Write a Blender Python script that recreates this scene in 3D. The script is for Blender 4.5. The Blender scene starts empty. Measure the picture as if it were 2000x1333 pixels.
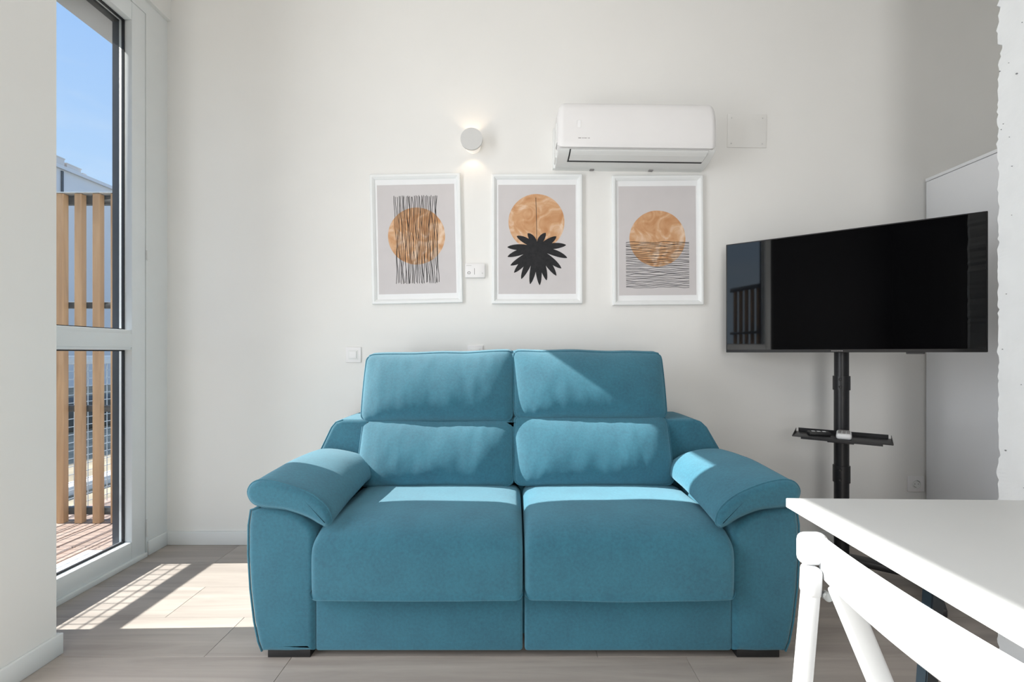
import bpy, bmesh, math, random
from mathutils import Vector, Matrix, noise
random.seed(7)
S = bpy.context.scene
COL = S.collection
PI = math.pi

# ------------------------------------------------------------------ camera
cd = bpy.data.cameras.new('camera')
cam = bpy.data.objects.new('camera', cd); COL.objects.link(cam)
cam.location = (0, 0, 1.05); cam.rotation_euler = (PI/2, 0, 0)
cd.sensor_width = 36.0; cd.lens = 904/2000*36.0
cd.shift_x = -0.002; cd.shift_y = 0.01175
cd.clip_start = 0.02
S.camera = cam

# ------------------------------------------------------------------ world, sun, daylight, fill lamps
W = bpy.data.worlds.new('sky'); S.world = W; W.use_nodes = True
nt = W.node_tree; nt.nodes.clear()
wo = nt.nodes.new('ShaderNodeOutputWorld'); bg = nt.nodes.new('ShaderNodeBackground')
tc = nt.nodes.new('ShaderNodeTexCoord'); sx = nt.nodes.new('ShaderNodeSeparateXYZ')
rp = nt.nodes.new('ShaderNodeValToRGB')
rp.color_ramp.elements[0].position = 0.0; rp.color_ramp.elements[0].color = (0.66, 0.80, 0.95, 1)
rp.color_ramp.elements[1].position = 0.75; rp.color_ramp.elements[1].color = (0.22, 0.45, 0.95, 1)
e = rp.color_ramp.elements.new(0.25); e.color = (0.47, 0.68, 0.97, 1)
# thin high cloud all round the lower sky
nz = nt.nodes.new('ShaderNodeTexNoise'); nz.inputs['Scale'].default_value = 2.2; nz.inputs['Detail'].default_value = 5
mp = nt.nodes.new('ShaderNodeMapping'); mp.inputs['Scale'].default_value = (1, 1, 4)
cr = nt.nodes.new('ShaderNodeValToRGB'); cr.color_ramp.elements[0].position = .52; cr.color_ramp.elements[1].position = .8
cr.color_ramp.elements[1].color = (.6, .6, .6, 1)
mx = nt.nodes.new('ShaderNodeMix'); mx.data_type = 'RGBA'; mx.inputs['B'].default_value = (.85, .88, .92, 1)
L = nt.links.new
L(tc.outputs['Generated'], sx.inputs[0]); L(sx.outputs['Z'], rp.inputs[0])
L(tc.outputs['Generated'], mp.inputs[0]); L(mp.outputs[0], nz.inputs['Vector']); L(nz.outputs['Fac'], cr.inputs[0])
L(cr.outputs[0], mx.inputs['Factor']); L(rp.outputs[0], mx.inputs['A']); L(mx.outputs['Result'], bg.inputs[0])
bg.inputs[1].default_value = 1.08; L(bg.outputs[0], wo.inputs[0])

SUN_TAN = 0.715
sd = bpy.data.lights.new('sun', 'SUN'); sun = bpy.data.objects.new('sun', sd); COL.objects.link(sun)
sd.energy = 13.0; sd.angle = math.radians(0.35); sd.color = (1.0, 0.965, 0.92)
sun.rotation_euler = Vector((1, 0.024, -SUN_TAN)).to_track_quat('-Z', 'Y').to_euler()
sun.location = (-6, 1, 6)

def area(name, loc, direction, sx_, sy_, watts, color):
    d = bpy.data.lights.new(name, 'AREA'); o = bpy.data.objects.new(name, d); COL.objects.link(o)
    d.shape = 'RECTANGLE'; d.size = sx_; d.size_y = sy_; d.energy = watts; d.color = color
    o.location = loc; o.rotation_euler = Vector(direction).to_track_quat('-Z', 'Y').to_euler()
    return o
area('window_daylight', (-1.84, 0.66, 1.40), (1, 0.10, 0.04), 1.05, 2.4, 47, (0.97, 0.985, 1.0))
area('rear_fill', (-0.34, -3.05, 1.25), (-0.05, 1, 0.0), 1.0, 2.3, 73, (1.0, 0.99, 0.97))  # fill lamp added behind the camera to brighten the back wall, no window there
area('ceiling_fill', (0.3, -1.6, 3.12), (0, 0.0, -1), 1.6, 1.6, 16, (1.0, 0.98, 0.95))  # unseen fill lamp added under the ceiling

S.view_settings.view_transform = 'Standard'; S.view_settings.look = 'None'
S.view_settings.gamma = 1.0; S.view_settings.use_curve_mapping = False
S.view_settings.exposure = 0.0
S.cycles.max_bounces = 10; S.cycles.diffuse_bounces = 7; S.cycles.transparent_max_bounces = 16
S.cycles.use_denoising = True
S.cycles.caustics_reflective = False; S.cycles.caustics_refractive = False

# ------------------------------------------------------------------ materials
def srgb(r, g, b):
    f = lambda c: (c/255/12.92) if c/255 <= .04045 else ((c/255+.055)/1.055)**2.4
    return (f(r), f(g), f(b), 1)

def mat(name, color, rough=.6, metal=0., spec=.5, noise_amt=0., noise_scale=40., bump=0., bump_scale=200., sheen=0., coat=0.,
        stretch=(1, 1, 1)):
    m = bpy.data.materials.new(name); m.use_nodes = True
    t = m.node_tree; b = t.nodes['Principled BSDF']
    b.inputs['Base Color'].default_value = color
    b.inputs['Roughness'].default_value = rough; b.inputs['Metallic'].default_value = metal
    b.inputs['Specular IOR Level'].default_value = spec
    b.inputs['Sheen Weight'].default_value = sheen
    b.inputs['Coat Weight'].default_value = coat
    c = t.nodes.new('ShaderNodeTexCoord'); mpn = t.nodes.new('ShaderNodeMapping'); mpn.inputs['Scale'].default_value = stretch
    t.links.new(c.outputs['Object'], mpn.inputs[0])
    if noise_amt > 0:
        n = t.nodes.new('ShaderNodeTexNoise'); n.inputs['Scale'].default_value = noise_scale; n.inputs['Detail'].default_value = 4
        r = t.nodes.new('ShaderNodeValToRGB')
        k0, k1 = 1-noise_amt, 1+noise_amt
        r.color_ramp.elements[0].position = .3; r.color_ramp.elements[1].position = .7
        r.color_ramp.elements[0].color = tuple(min(1, x*k0) for x in color[:3])+(1,)
        r.color_ramp.elements[1].color = tuple(min(1, x*k1) for x in color[:3])+(1,)
        t.links.new(mpn.outputs[0], n.inputs['Vector']); t.links.new(n.outputs['Fac'], r.inputs[0])
        t.links.new(r.outputs[0], b.inputs['Base Color'])
    if bump > 0:
        n2 = t.nodes.new('ShaderNodeTexNoise'); n2.inputs['Scale'].default_value = bump_scale; n2.inputs['Detail'].default_value = 3
        bp = t.nodes.new('ShaderNodeBump'); bp.inputs['Strength'].default_value = bump; bp.inputs['Distance'].default_value = .002
        t.links.new(mpn.outputs[0], n2.inputs['Vector']); t.links.new(n2.outputs['Fac'], bp.inputs['Height'])
        t.links.new(bp.outputs[0], b.inputs['Normal'])
    return m

def emis(name, color, strength):
    m = bpy.data.materials.new(name); m.use_nodes = True; b = m.node_tree.nodes['Principled BSDF']
    b.inputs['Base Color'].default_value = (.8, .8, .8, 1)
    b.inputs['Emission Color'].default_value = color; b.inputs['Emission Strength'].default_value = strength
    return m

def glass_mat():
    m = bpy.data.materials.new('clear_glass'); m.use_nodes = True; t = m.node_tree; t.nodes.clear()
    o = t.nodes.new('ShaderNodeOutputMaterial'); mixn = t.nodes.new('ShaderNodeMixShader')
    tr = t.nodes.new('ShaderNodeBsdfTransparent'); tr.inputs[0].default_value = (.97, .985, .98, 1)
    gl = t.nodes.new('ShaderNodeBsdfGlossy'); gl.inputs['Roughness'].default_value = .0
    lw = t.nodes.new('ShaderNodeLayerWeight'); lw.inputs['Blend'].default_value = .5
    pw = t.nodes.new('ShaderNodeMath'); pw.operation = 'POWER'; pw.inputs[1].default_value = 4.5
    ma = t.nodes.new('ShaderNodeMath'); ma.operation = 'MULTIPLY_ADD'; ma.inputs[1].default_value = .6; ma.inputs[2].default_value = .025
    t.links.new(lw.outputs['Facing'], pw.inputs[0]); t.links.new(pw.outputs[0], ma.inputs[0])
    t.links.new(ma.outputs[0], mixn.inputs[0]); t.links.new(tr.outputs[0], mixn.inputs[1]); t.links.new(gl.outputs[0], mixn.inputs[2])
    t.links.new(mixn.outputs[0], o.inputs[0]); return m

def wood_mat(name, c0, c1, grain_axis, rough=.5, random_amt=.10, scale=9.):
    m = bpy.data.materials.new(name); m.use_nodes = True; t = m.node_tree; b = t.nodes['Principled BSDF']
    c = t.nodes.new('ShaderNodeTexCoord'); mpn = t.nodes.new('ShaderNodeMapping')
    mpn.inputs['Scale'].default_value = tuple(.12 if a == grain_axis else 1.6 for a in range(3))
    oi = t.nodes.new('ShaderNodeObjectInfo')
    cm = t.nodes.new('ShaderNodeCombineXYZ'); mul = t.nodes.new('ShaderNodeMath'); mul.operation = 'MULTIPLY'; mul.inputs[1].default_value = 37
    add = t.nodes.new('ShaderNodeVectorMath'); add.operation = 'ADD'
    t.links.new(oi.outputs['Random'], mul.inputs[0])
    for i in range(3): t.links.new(mul.outputs[0], cm.inputs[i])
    t.links.new(c.outputs['Object'], mpn.inputs[0]); t.links.new(mpn.outputs[0], add.inputs[0]); t.links.new(cm.outputs[0], add.inputs[1])
    n = t.nodes.new('ShaderNodeTexNoise'); n.inputs['Scale'].default_value = scale; n.inputs['Detail'].default_value = 6; n.inputs['Roughness'].default_value = .62
    n.inputs['Distortion'].default_value = .6
    r = t.nodes.new('ShaderNodeValToRGB'); r.color_ramp.elements[0].position = .32; r.color_ramp.elements[1].position = .68
    r.color_ramp.elements[0].color = c0; r.color_ramp.elements[1].color = c1
    hs = t.nodes.new('ShaderNodeHueSaturation'); mr = t.nodes.new('ShaderNodeMapRange')
    mr.inputs['To Min'].default_value = 1-random_amt; mr.inputs['To Max'].default_value = 1+random_amt
    t.links.new(add.outputs[0], n.inputs['Vector']); t.links.new(n.outputs['Fac'], r.inputs[0])
    t.links.new(oi.outputs['Random'], mr.inputs['Value']); t.links.new(mr.outputs[0], hs.inputs['Value'])
    t.links.new(r.outputs[0], hs.inputs['Color']); t.links.new(hs.outputs[0], b.inputs['Base Color'])
    b.inputs['Roughness'].default_value = rough; b.inputs['Specular IOR Level'].default_value = .35
    bp = t.nodes.new('ShaderNodeBump'); bp.inputs['Strength'].default_value = .08; bp.inputs['Distance'].default_value = .002
    t.links.new(n.outputs['Fac'], bp.inputs['Height']); t.links.new(bp.outputs[0], b.inputs['Normal'])
    return m

M = {}
M['wall'] = mat('wall_paint', (.80, .795, .775, 1), .9, spec=.2, noise_amt=.012, noise_scale=3, bump=.05, bump_scale=120)
M['unlit_wall'] = mat('unlit_wall_tone', (.025, .025, .026, 1), .9, spec=.2, noise_amt=.03, noise_scale=3)  # dimness of the unlit rear room put into the wall colour
M['ceiling'] = mat('ceiling_paint', (.80, .79, .77, 1), .9, spec=.2, noise_amt=.01, noise_scale=3)
M['trim'] = mat('white_trim_paint', (.78, .80, .80, 1), .45, noise_amt=.01, noise_scale=8)
M['upvc'] = mat('white_frame_plastic', (.80, .83, .84, 1), .35, noise_amt=.01, noise_scale=8)
M['gasket'] = mat('black_gasket', (.012, .013, .016, 1), .5, noise_amt=.2, noise_scale=30)
M['anthracite'] = mat('anthracite_profile', (.030, .038, .052, 1), .35, noise_amt=.1, noise_scale=20)
M['glass'] = glass_mat()
M['floor'] = wood_mat('greige_laminate', srgb(154, 145, 138), srgb(180, 171, 163), 0, rough=.45, random_amt=.025)
M['subfloor'] = mat('dark_joint', (.16, .14, .12, 1), .9, noise_amt=.1)
M['deck'] = wood_mat('deck_board', srgb(140, 118, 106), srgb(176, 156, 144), 1, rough=.7, random_amt=.18)
M['deck_base'] = mat('deck_underlay', (.03, .028, .026, 1), .9, noise_amt=.2)
M['slat'] = wood_mat('timber_slat', srgb(158, 122, 88), srgb(192, 156, 118), 2, rough=.6, random_amt=.07)
M['grey_metal'] = mat('grey_metal', (.10, .11, .12, 1), .5, metal=.2, noise_amt=.08, noise_scale=15)
M['galv'] = mat('galvanised_wire', (.62, .66, .68, 1), .4, metal=.3, noise_amt=.08, noise_scale=40)
M['concrete'] = mat('grey_concrete', (.33, .33, .33, 1), .9, noise_amt=.06, noise_scale=5)
M['facade'] = mat('facade_render', (.82, .78, .76, 1), .9, noise_amt=.03, noise_scale=.6)
M['facade2'] = mat('chimney_render', (.70, .64, .58, 1), .9, noise_amt=.04, noise_scale=1)
M['ground'] = mat('dry_ground', (.30, .25, .17, 1), .95, noise_amt=.35, noise_scale=2.5)
M['hedge'] = mat('dark_hedge', (.05, .06, .06, 1), .9, noise_amt=.4, noise_scale=5)
M['kerb'] = mat('pale_kerb', (.75, .76, .76, 1), .8, noise_amt=.05, noise_scale=4)
M['plaster'] = mat('rough_white_plaster', (.78, .80, .81, 1), .9, noise_amt=.02, noise_scale=12, bump=.5, bump_scale=45)
M['pit'] = mat('plaster_pit', (.22, .23, .24, 1), .95, noise_amt=.2, noise_scale=80)
M['black'] = mat('black_plastic', (.012, .012, .013, 1), .5, noise_amt=.15, noise_scale=60)
M['black_metal'] = mat('black_coated_steel', (.014, .014, .016, 1), .38, spec=.4, noise_amt=.15, noise_scale=60)
M['screen'] = mat('tv_screen', (.002, .002, .0025, 1), .03, spec=.9, noise_amt=.05, noise_scale=3)
M['white_plastic'] = mat('white_plastic', (.80, .79, .79, 1), .38, noise_amt=.008, noise_scale=6)
M['white_plastic2'] = mat('white_plastic_matt', (.76, .77, .76, 1), .5, noise_amt=.008, noise_scale=6)
M['lamp_grey'] = mat('pale_grey_lamp', (.60, .60, .59, 1), .6, noise_amt=.01, noise_scale=30)
M['ink_grey'] = mat('grey_print', (.25, .24, .24, 1), .7, noise_amt=.05)
M['ink'] = mat('black_ink', (.012, .012, .014, 1), .8, noise_amt=.35, noise_scale=60)
M['paper'] = mat('lilac_grey_paper', (.60, .575, .58, 1), .9, spec=.1, noise_amt=.015, noise_scale=12)
M['mount'] = mat('white_mount', (.82, .83, .84, 1), .9, spec=.1, noise_amt=.01, noise_scale=12)
M['frame_white'] = mat('white_frame_lacquer', (.82, .84, .84, 1), .4, noise_amt=.01, noise_scale=12)
M['wardrobe'] = mat('pale_grey_wardrobe', (.79, .80, .82, 1), .45, noise_amt=.01, noise_scale=4)
M['table'] = mat('white_table_laminate', (.66, .67, .665, 1), .4, noise_amt=.01, noise_scale=6)
M['slate'] = mat('slate_blue_steel', (.009, .015, .021, 1), .4, noise_amt=.08, noise_scale=20)
M['chair_white'] = mat('white_coated_chair', (.56, .57, .58, 1), .35, noise_amt=.01, noise_scale=20)
M['bolt'] = mat('grey_bolt', (.25, .26, .26, 1), .35, metal=.8, noise_amt=.1)
M['lamp_glow'] = emis('warm_lamp_glow', (1.0, .80, .58, 1), 1.5)
M['cup_glow'] = emis('lamplit_cup', (1.0, .84, .66, 1), .38)  # faint glow stands in for lamplight falling on the cup
M['remote'] = mat('pale_remote', (.66, .67, .68, 1), .45, noise_amt=.02)
M['display'] = mat('clear_display', (.86, .86, .87, 1), .2, noise_amt=.01)

def velvet():
    m = bpy.data.materials.new('teal_velvet'); m.use_nodes = True; t = m.node_tree; b = t.nodes['Principled BSDF']
    c = t.nodes.new('ShaderNodeTexCoord')
    n = t.nodes.new('ShaderNodeTexNoise'); n.inputs['Scale'].default_value = 95; n.inputs['Detail'].default_value = 4; n.inputs['Roughness'].default_value = .7
    n2 = t.nodes.new('ShaderNodeTexNoise'); n2.inputs['Scale'].default_value = 9; n2.inputs['Detail'].default_value = 3
    mxx = t.nodes.new('ShaderNodeMix'); mxx.inputs['Factor'].default_value = .35
    r = t.nodes.new('ShaderNodeValToRGB'); r.color_ramp.elements[0].position = .34; r.color_ramp.elements[1].position = .66
    r.color_ramp.elements[0].color = (.004, .090, .148, 1); r.color_ramp.elements[1].color = (.012, .144, .214, 1)
    t.links.new(c.outputs['Object'], n.inputs['Vector']); t.links.new(c.outputs['Object'], n2.inputs['Vector'])
    t.links.new(n.outputs['Fac'], mxx.inputs['A']); t.links.new(n2.outputs['Fac'], mxx.inputs['B'])
    t.links.new(mxx.outputs['Result'], r.inputs[0]); t.links.new(r.outputs[0], b.inputs['Base Color'])
    b.inputs['Roughness'].default_value = .95; b.inputs['Specular IOR Level'].default_value = .15
    b.inputs['Sheen Weight'].default_value = .26; b.inputs['Sheen Roughness'].default_value = .8; b.inputs['Diffuse Roughness'].default_value = 1.0
    b.inputs['Sheen Tint'].default_value = (.70, .92, 1, 1)
    bp = t.nodes.new('ShaderNodeBump'); bp.inputs['Strength'].default_value = .25; bp.inputs['Distance'].default_value = .002
    t.links.new(n.outputs['Fac'], bp.inputs['Height']); t.links.new(bp.outputs[0], b.inputs['Normal'])
    return m
M['velvet'] = velvet()

def watercolour():
    m = bpy.data.materials.new('tan_watercolour'); m.use_nodes = True; t = m.node_tree; b = t.nodes['Principled BSDF']
    c = t.nodes.new('ShaderNodeTexCoord'); n = t.nodes.new('ShaderNodeTexNoise')
    n.inputs['Scale'].default_value = 11; n.inputs['Detail'].default_value = 6; n.inputs['Distortion'].default_value = 1.5
    r = t.nodes.new('ShaderNodeValToRGB'); r.color_ramp.elements[0].position = .33; r.color_ramp.elements[1].position = .68
    r.color_ramp.elements[0].color = srgb(190, 140, 100); r.color_ramp.elements[1].color = srgb(224, 198, 174)
    e1 = r.color_ramp.elements.new(.5); e1.color = srgb(204, 160, 122)
    t.links.new(c.outputs['Object'], n.inputs['Vector']); t.links.new(n.outputs['Fac'], r.inputs[0]); t.links.new(r.outputs[0], b.inputs['Base Color'])
    b.inputs['Roughness'].default_value = .9; b.inputs['Specular IOR Level'].default_value = .1
    return m
M['water'] = watercolour()

# ------------------------------------------------------------------ helpers
def link(name, me, m, parent=None, smooth=False):
    o = bpy.data.objects.new(name, me); COL.objects.link(o)
    if m is not None and not me.materials: me.materials.append(m)
    if smooth:
        for p in me.polygons: p.use_smooth = True
    if parent is not None: o.parent = parent
    return o

def obj(name, bm, m, parent=None, smooth=False, angle=None):
    me = bpy.data.meshes.new(name)
    bmesh.ops.recalc_face_normals(bm, faces=bm.faces[:])
    bm.to_mesh(me); bm.free()
    o = link(name, me, m, parent, smooth)
    if angle is not None:
        for p in me.polygons: p.use_smooth = True
        me.set_sharp_from_angle(angle=math.radians(angle))
    return o

def thing(name, label, cat, loc=(0, 0, 0), rot=(0, 0, 0), group=None):
    o = bpy.data.objects.new(name, None); COL.objects.link(o)
    o.location = loc; o.rotation_euler = rot; o.empty_display_size = .05
    o['label'] = label; o['category'] = cat
    if group: o['group'] = group
    return o

def tag(o, label, cat, group=None, kind=None):
    o['label'] = label; o['category'] = cat
    if group: o['group'] = group
    if kind: o['kind'] = kind
    return o

def struct(o, label=None):
    o['kind'] = 'structure'
    if label: o['label'] = label
    return o

def sempty(name, label=None, loc=(0, 0, 0)):
    o = bpy.data.objects.new(name, None); COL.objects.link(o); o.location = loc
    return struct(o, label)

def bx(bm, x0, x1, y0, y1, z0, z1, bev=0., seg=2, mtx=None):
    r = bmesh.ops.create_cube(bm, size=1.0)
    vs = r['verts']
    for v in vs:
        v.co = Vector((x0+(v.co.x+.5)*(x1-x0), y0+(v.co.y+.5)*(y1-y0), z0+(v.co.z+.5)*(z1-z0)))
    es = list({e for v in vs for e in v.link_edges})
    if mtx is not None:
        for v in vs: v.co = mtx @ v.co
    if bev > 0:
        bmesh.ops.bevel(bm, geom=es, offset=bev, segments=seg, profile=.5, affect='EDGES')
    return bm

def box(name, x0, x1, y0, y1, z0, z1, m, parent=None, bev=0., seg=2, mtx=None):
    bm = bmesh.new(); bx(bm, x0, x1, y0, y1, z0, z1, bev, seg, mtx)
    return obj(name, bm, m, parent, angle=40 if bev else None)

def cyl(bm, p0, p1, r0, r1=None, n=24, cap=True):
    p0, p1 = Vector(p0), Vector(p1); r1 = r0 if r1 is None else r1
    q = (p1-p0).to_track_quat('Z', 'Y'); a, b = [], []
    for i in range(n):
        c, s = math.cos(2*PI*i/n), math.sin(2*PI*i/n)
        a.append(bm.verts.new(p0+q@Vector((c*r0, s*r0, 0)))); b.append(bm.verts.new(p1+q@Vector((c*r1, s*r1, 0))))
    for i in range(n):
        j = (i+1) % n; bm.faces.new((a[i], a[j], b[j], b[i]))
    if cap: bm.faces.new(a[::-1]); bm.faces.new(b)
    return bm

def tube(bm, pts, r, n=8, closed=False):
    pts = [Vector(p) for p in pts]; N = len(pts); rings = []
    for i, p in enumerate(pts):
        if closed: d = pts[(i+1) % N]-pts[i-1]
        else: d = pts[min(i+1, N-1)]-pts[max(i-1, 0)]
        q = d.to_track_quat('Z', 'Y')
        rings.append([bm.verts.new(p+q@Vector((r*math.cos(2*PI*k/n), r*math.sin(2*PI*k/n), 0))) for k in range(n)])
    for i in range(N if closed else N-1):
        A, B = rings[i], rings[(i+1) % N]
        off = min(range(n), key=lambda o: sum((A[k].co-B[(k+o) % n].co).length for k in range(n)))
        for k in range(n):
            bm.faces.new((A[k], A[(k+1) % n], B[(k+1+off) % n], B[(k+off) % n]))
    if not closed: bm.faces.new(rings[0][::-1]); bm.faces.new(rings[-1])
    return bm

def resample(pts, n, closed=True):
    P = [Vector(p) for p in pts]
    if closed: P = P+[P[0]]
    # Catmull-Rom through the points then equal-length resample
    dense = []
    K = len(P)-1
    for i in range(K):
        if closed: p0, p1, p2, p3 = P[(i-1) % K], P[i], P[i+1], P[(i+2) % K]
        else: p0, p1, p2, p3 = P[max(i-1, 0)], P[i], P[i+1], P[min(i+2, K)]
        for s in range(12):
            t = s/12
            dense.append(.5*((2*p1)+(p2-p0)*t+(2*p0-5*p1+4*p2-p3)*t*t+(3*p1-p0-3*p2+p3)*t**3))
    dense.append(P[-1])
    ln = [0]
    for a, b in zip(dense, dense[1:]): ln.append(ln[-1]+(b-a).length)
    out = []; m = n if closed else n-1
    for k in range(n):
        t = ln[-1]*k/m; i = 0
        while i < len(ln)-2 and ln[i+1] < t: i += 1
        f = (t-ln[i])/max(1e-9, ln[i+1]-ln[i]); out.append(dense[i].lerp(dense[i+1], f))
    return out

def inset2(poly, d):
    n = len(poly); out = []
    ar = sum(poly[i].x*poly[(i+1) % n].y-poly[(i+1) % n].x*poly[i].y for i in range(n))
    sg = 1 if ar > 0 else -1
    for i in range(n):
        t = (poly[(i+1) % n]-poly[i-1]); t.normalize()
        out.append(poly[i]+Vector((-t.y, t.x))*sg*d)
    return out

def loft(profile, a0, a1, r, axis, n=72, nseg=14, rseg=6, smooth_prof=True, r_end=None, warp=None):
    """closed 2-D profile swept along an axis ('x': profile is (y,z); 'y': profile is (x,z)) with rounded ends"""
    prof = resample([Vector((p[0], p[1])) for p in profile], n) if smooth_prof else [Vector(p) for p in profile]
    st = []
    r2 = r if r_end is None else r_end
    for k in range(rseg+1):
        th = PI/2*k/rseg; st.append((a0+r*(1-math.sin(th)), r*(1-math.cos(th))))
    st = st[::-1] if st[0][0] > st[-1][0] else st
    st = sorted(st, key=lambda s: s[0])
    # station at a0 must carry the whole inset
    st = [(a0+r*(1-math.cos(PI/2*k/rseg)), r*(1-math.sin(PI/2*k/rseg))) for k in range(rseg+1)]
    for k in range(1, nseg): st.append((a0+r+(a1-r2-a0-r)*k/nseg, 0))
    st += [(a1-r2*(1-math.cos(PI/2*k/rseg)), r2*(1-math.sin(PI/2*k/rseg))) for k in range(rseg, -1, -1)]
    bm = bmesh.new(); rings = []
    for a, d in st:
        pp = inset2(prof, d) if d > 1e-6 else prof
        ring = []
        for p in pp:
            co = Vector((a, p.x, p.y)) if axis == 'x' else Vector((p.x, a, p.y))
            if warp: co = warp(co)
            ring.append(bm.verts.new(co))
        rings.append(ring)
    m = len(prof)
    for A, B in zip(rings, rings[1:]):
        for i in range(m):
            j = (i+1) % m; bm.faces.new((A[i], A[j], B[j], B[i]))
    bm.faces.new(rings[0][::-1]); bm.faces.new(rings[-1])
    return bm

def prism(bm, poly, axis, a0, a1, bev=0., seg=2):
    mk = {'x': lambda p, a: (a, p[0], p[1]), 'y': lambda p, a: (p[0], a, p[1]), 'z': lambda p, a: (p[0], p[1], a)}[axis]
    A = [bm.verts.new(mk(p, a0)) for p in poly]; B = [bm.verts.new(mk(p, a1)) for p in poly]; n = len(poly)
    fs = [bm.faces.new(A[::-1]), bm.faces.new(B)]
    for i in range(n):
        j = (i+1) % n; fs.append(bm.faces.new((A[i], A[j], B[j], B[i])))
    if bev:
        es = list({e for f in fs for e in f.edges})
        bmesh.ops.bevel(bm, geom=es, offset=bev, segments=seg, profile=.5, affect='EDGES')
    return bm

# ------------------------------------------------------------------ room shell
WB = 2.54           # inner face of the back wall
XL = -1.90          # plane of the window wall
XP = -1.588         # inner face of the pier by the window
XR = 2.86; YR = -3.2; ZC = 3.22
struct(box('wall_back', -1.99, XR+.15, WB, WB+.15, -.02, ZC, M['wall']))
struct(box('wall_right', XR, XR+.15, YR, WB, -.02, ZC, M['wall']))
struct(box('wall_rear', -1.99, XR+.15, YR-.15, YR, -.02, ZC, M['unlit_wall']))
struct(box('ceiling', -1.99, XR+.15, YR-.15, WB+.15, ZC, ZC+.12, M['ceiling']))
# left side: pier between the two windows, pieces above and beyond the windows
wl = sempty('wall_left', 'left wall of white piers between the tall windows')
box('pier', -1.99, XP, 1.27, 1.606, -.02, ZC, M['wall'], wl)
box('wall_strip', -1.99, XL-.004, 2.394, WB, -.02, 2.872, M['trim'], wl)
box('wall_strip', -1.99, XL-.004, 1.606, 1.658, -.02, 2.872, M['trim'], wl)
box('lintel', -1.99, XL+.018, 1.606, WB, 2.872, ZC, M['wall'], wl)
box('lintel', -1.99, XL-.004, 1.658, 2.394, 2.806, 2.872, M['trim'], wl)
box('lintel', -1.99, XL, -.95, 1.27, 2.806, ZC, M['wall'], wl)
box('wall_section', -1.99, XL, YR, -.95, -.02, ZC, M['unlit_wall'], wl)

# floor of wide laminate boards
fl = box('floor', -1.99, XR, YR, WB, -.14, -.0095, M['subfloor']); struct(fl)
PW, PL = .24, 1.36
plank_me = None
rows = {5: -.767, 4: -1.071, 3: -.25, 2: -.83, 1: -1.50}
ycell = [1.598+.24*k for k in range(-20, 4)]
for ri, y0 in enumerate(ycell):
    y1 = min(y0+PW, WB); y0c = max(y0, YR)
    if y1-y0c < .02: continue
    if abs(y0-1.358) < .01: jx = -.767
    elif abs(y0-1.598) < .01: jx = -1.071
    elif abs(y0-2.318) < .01: jx = -1.50
    else: jx = random.uniform(-1.9, -.6)
    x = jx-PL*2
    while x < XR:
        xa, xb = max(x, -1.99), min(x+PL, XR)
        if xb-xa > .02:
            w, d = xb-xa-.0012, y1-y0c-.0012
            bm = bmesh.new(); bx(bm, 0, w, 0, d, -.0095, 0, .0007, 1)
            o = obj('plank', bm, M['floor'], fl); o.location = (xa+.0006, y0c+.0006, 0)
        x += PL

# skirting
def skirting(name, x0, x1, y0, y1, h=.073):
    return struct(box(name, x0, x1, y0, y1, 0, h, M['trim'], bev=.003))
skirting('baseboard_back', XL-.004, 2.243, WB-.013, WB)
bl = sempty('baseboard_left')
box('skirting_board', XP, XP+.013, 1.27, 1.619, 0, .073, M['trim'], bl, bev=.003)
box('skirting_board', XL-.004, XP, 1.606, 1.619, 0, .073, M['trim'], bl, bev=.003)
box('skirting_board', XL-.004, XL+.008, 2.40, WB-.013, 0, .073, M['trim'], bl, bev=.003)

# ------------------------------------------------------------------ windows
def window(name, y0, y1, ya, yb, mull=()):
    """outer frame y0..y1, clear opening ya..yb"""
    w = sempty(name)
    X0, X1 = -1.966, XL
    z0, z1, zt0, zt1, ztop, zo = .022, .108, 1.065, 1.165, 2.708, 2.80
    box('window_frame', X0, X1, y0, ya, z0, zo, M['upvc'], w, bev=.003)
    box('window_frame', X0, X1, yb, y1, z0, zo, M['upvc'], w, bev=.003)
    box('window_frame', X0, X1-.001, ya, yb, ztop, zo, M['upvc'], w, bev=.003)
    box('bottom_rail', X0, X1-.001, ya, yb, z0, z1, M['upvc'], w, bev=.003)
    tr = box('transom', X0, X1-.004, ya, yb, zt0, zt1, M['upvc'], w, bev=.003)
    box('transom_bead', X1-.004, X1+.0005, ya, yb, zt0+.013, zt1-.018, M['upvc'], tr, bev=.0015)
    box('threshold', X0, X1+.012, y0, y1, 0, .022, M['trim'], w, bev=.002)
    for m_ in mull: box('mullion', X0, X1-.002, m_-.05, m_+.05, z1, ztop, M['upvc'], w, bev=.003)
    edges = [ya]+[e for m_ in mull for e in (m_-.05, m_+.05)]+[yb]
    for k in range(0, len(edges), 2):
        a, b = edges[k], edges[k+1]
        for (q0, q1) in ((z1, zt0), (zt1, ztop)):
            g = box('pane', -1.946, -1.940, a-.004, b+.004, q0-.004, q1+.004, M['glass'], w)
            bm = bmesh.new(); t_ = .006
            bx(bm, -1.948, -1.936, a-.001, a+t_, q0-.001, q1+.001); bx(bm, -1.948, -1.936, b-t_, b+.001, q0-.001, q1+.001)
            bx(bm, -1.948, -1.936, a+t_, b-t_, q0-.001, q0+t_); bx(bm, -1.948, -1.936, a+t_, b-t_, q1-t_, q1+.001)
            obj('gasket', bm, M['gasket'], g)
            # dark outer profile of the sash
            bm = bmesh.new(); s_ = .004
            bx(bm, -1.998, -1.966, a-.03, a-s_+.004, q0-.02, q1+.02); bx(bm, -1.998, -1.966, b-.0, b+.03, q0-.02, q1+.02)
            obj('outer_profile', bm, M['anthracite'], g)
    box('outer_sill', -2.20, -1.966, y0, y1, -.01, .035, M['kerb'], w, bev=.004)
    return w
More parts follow.
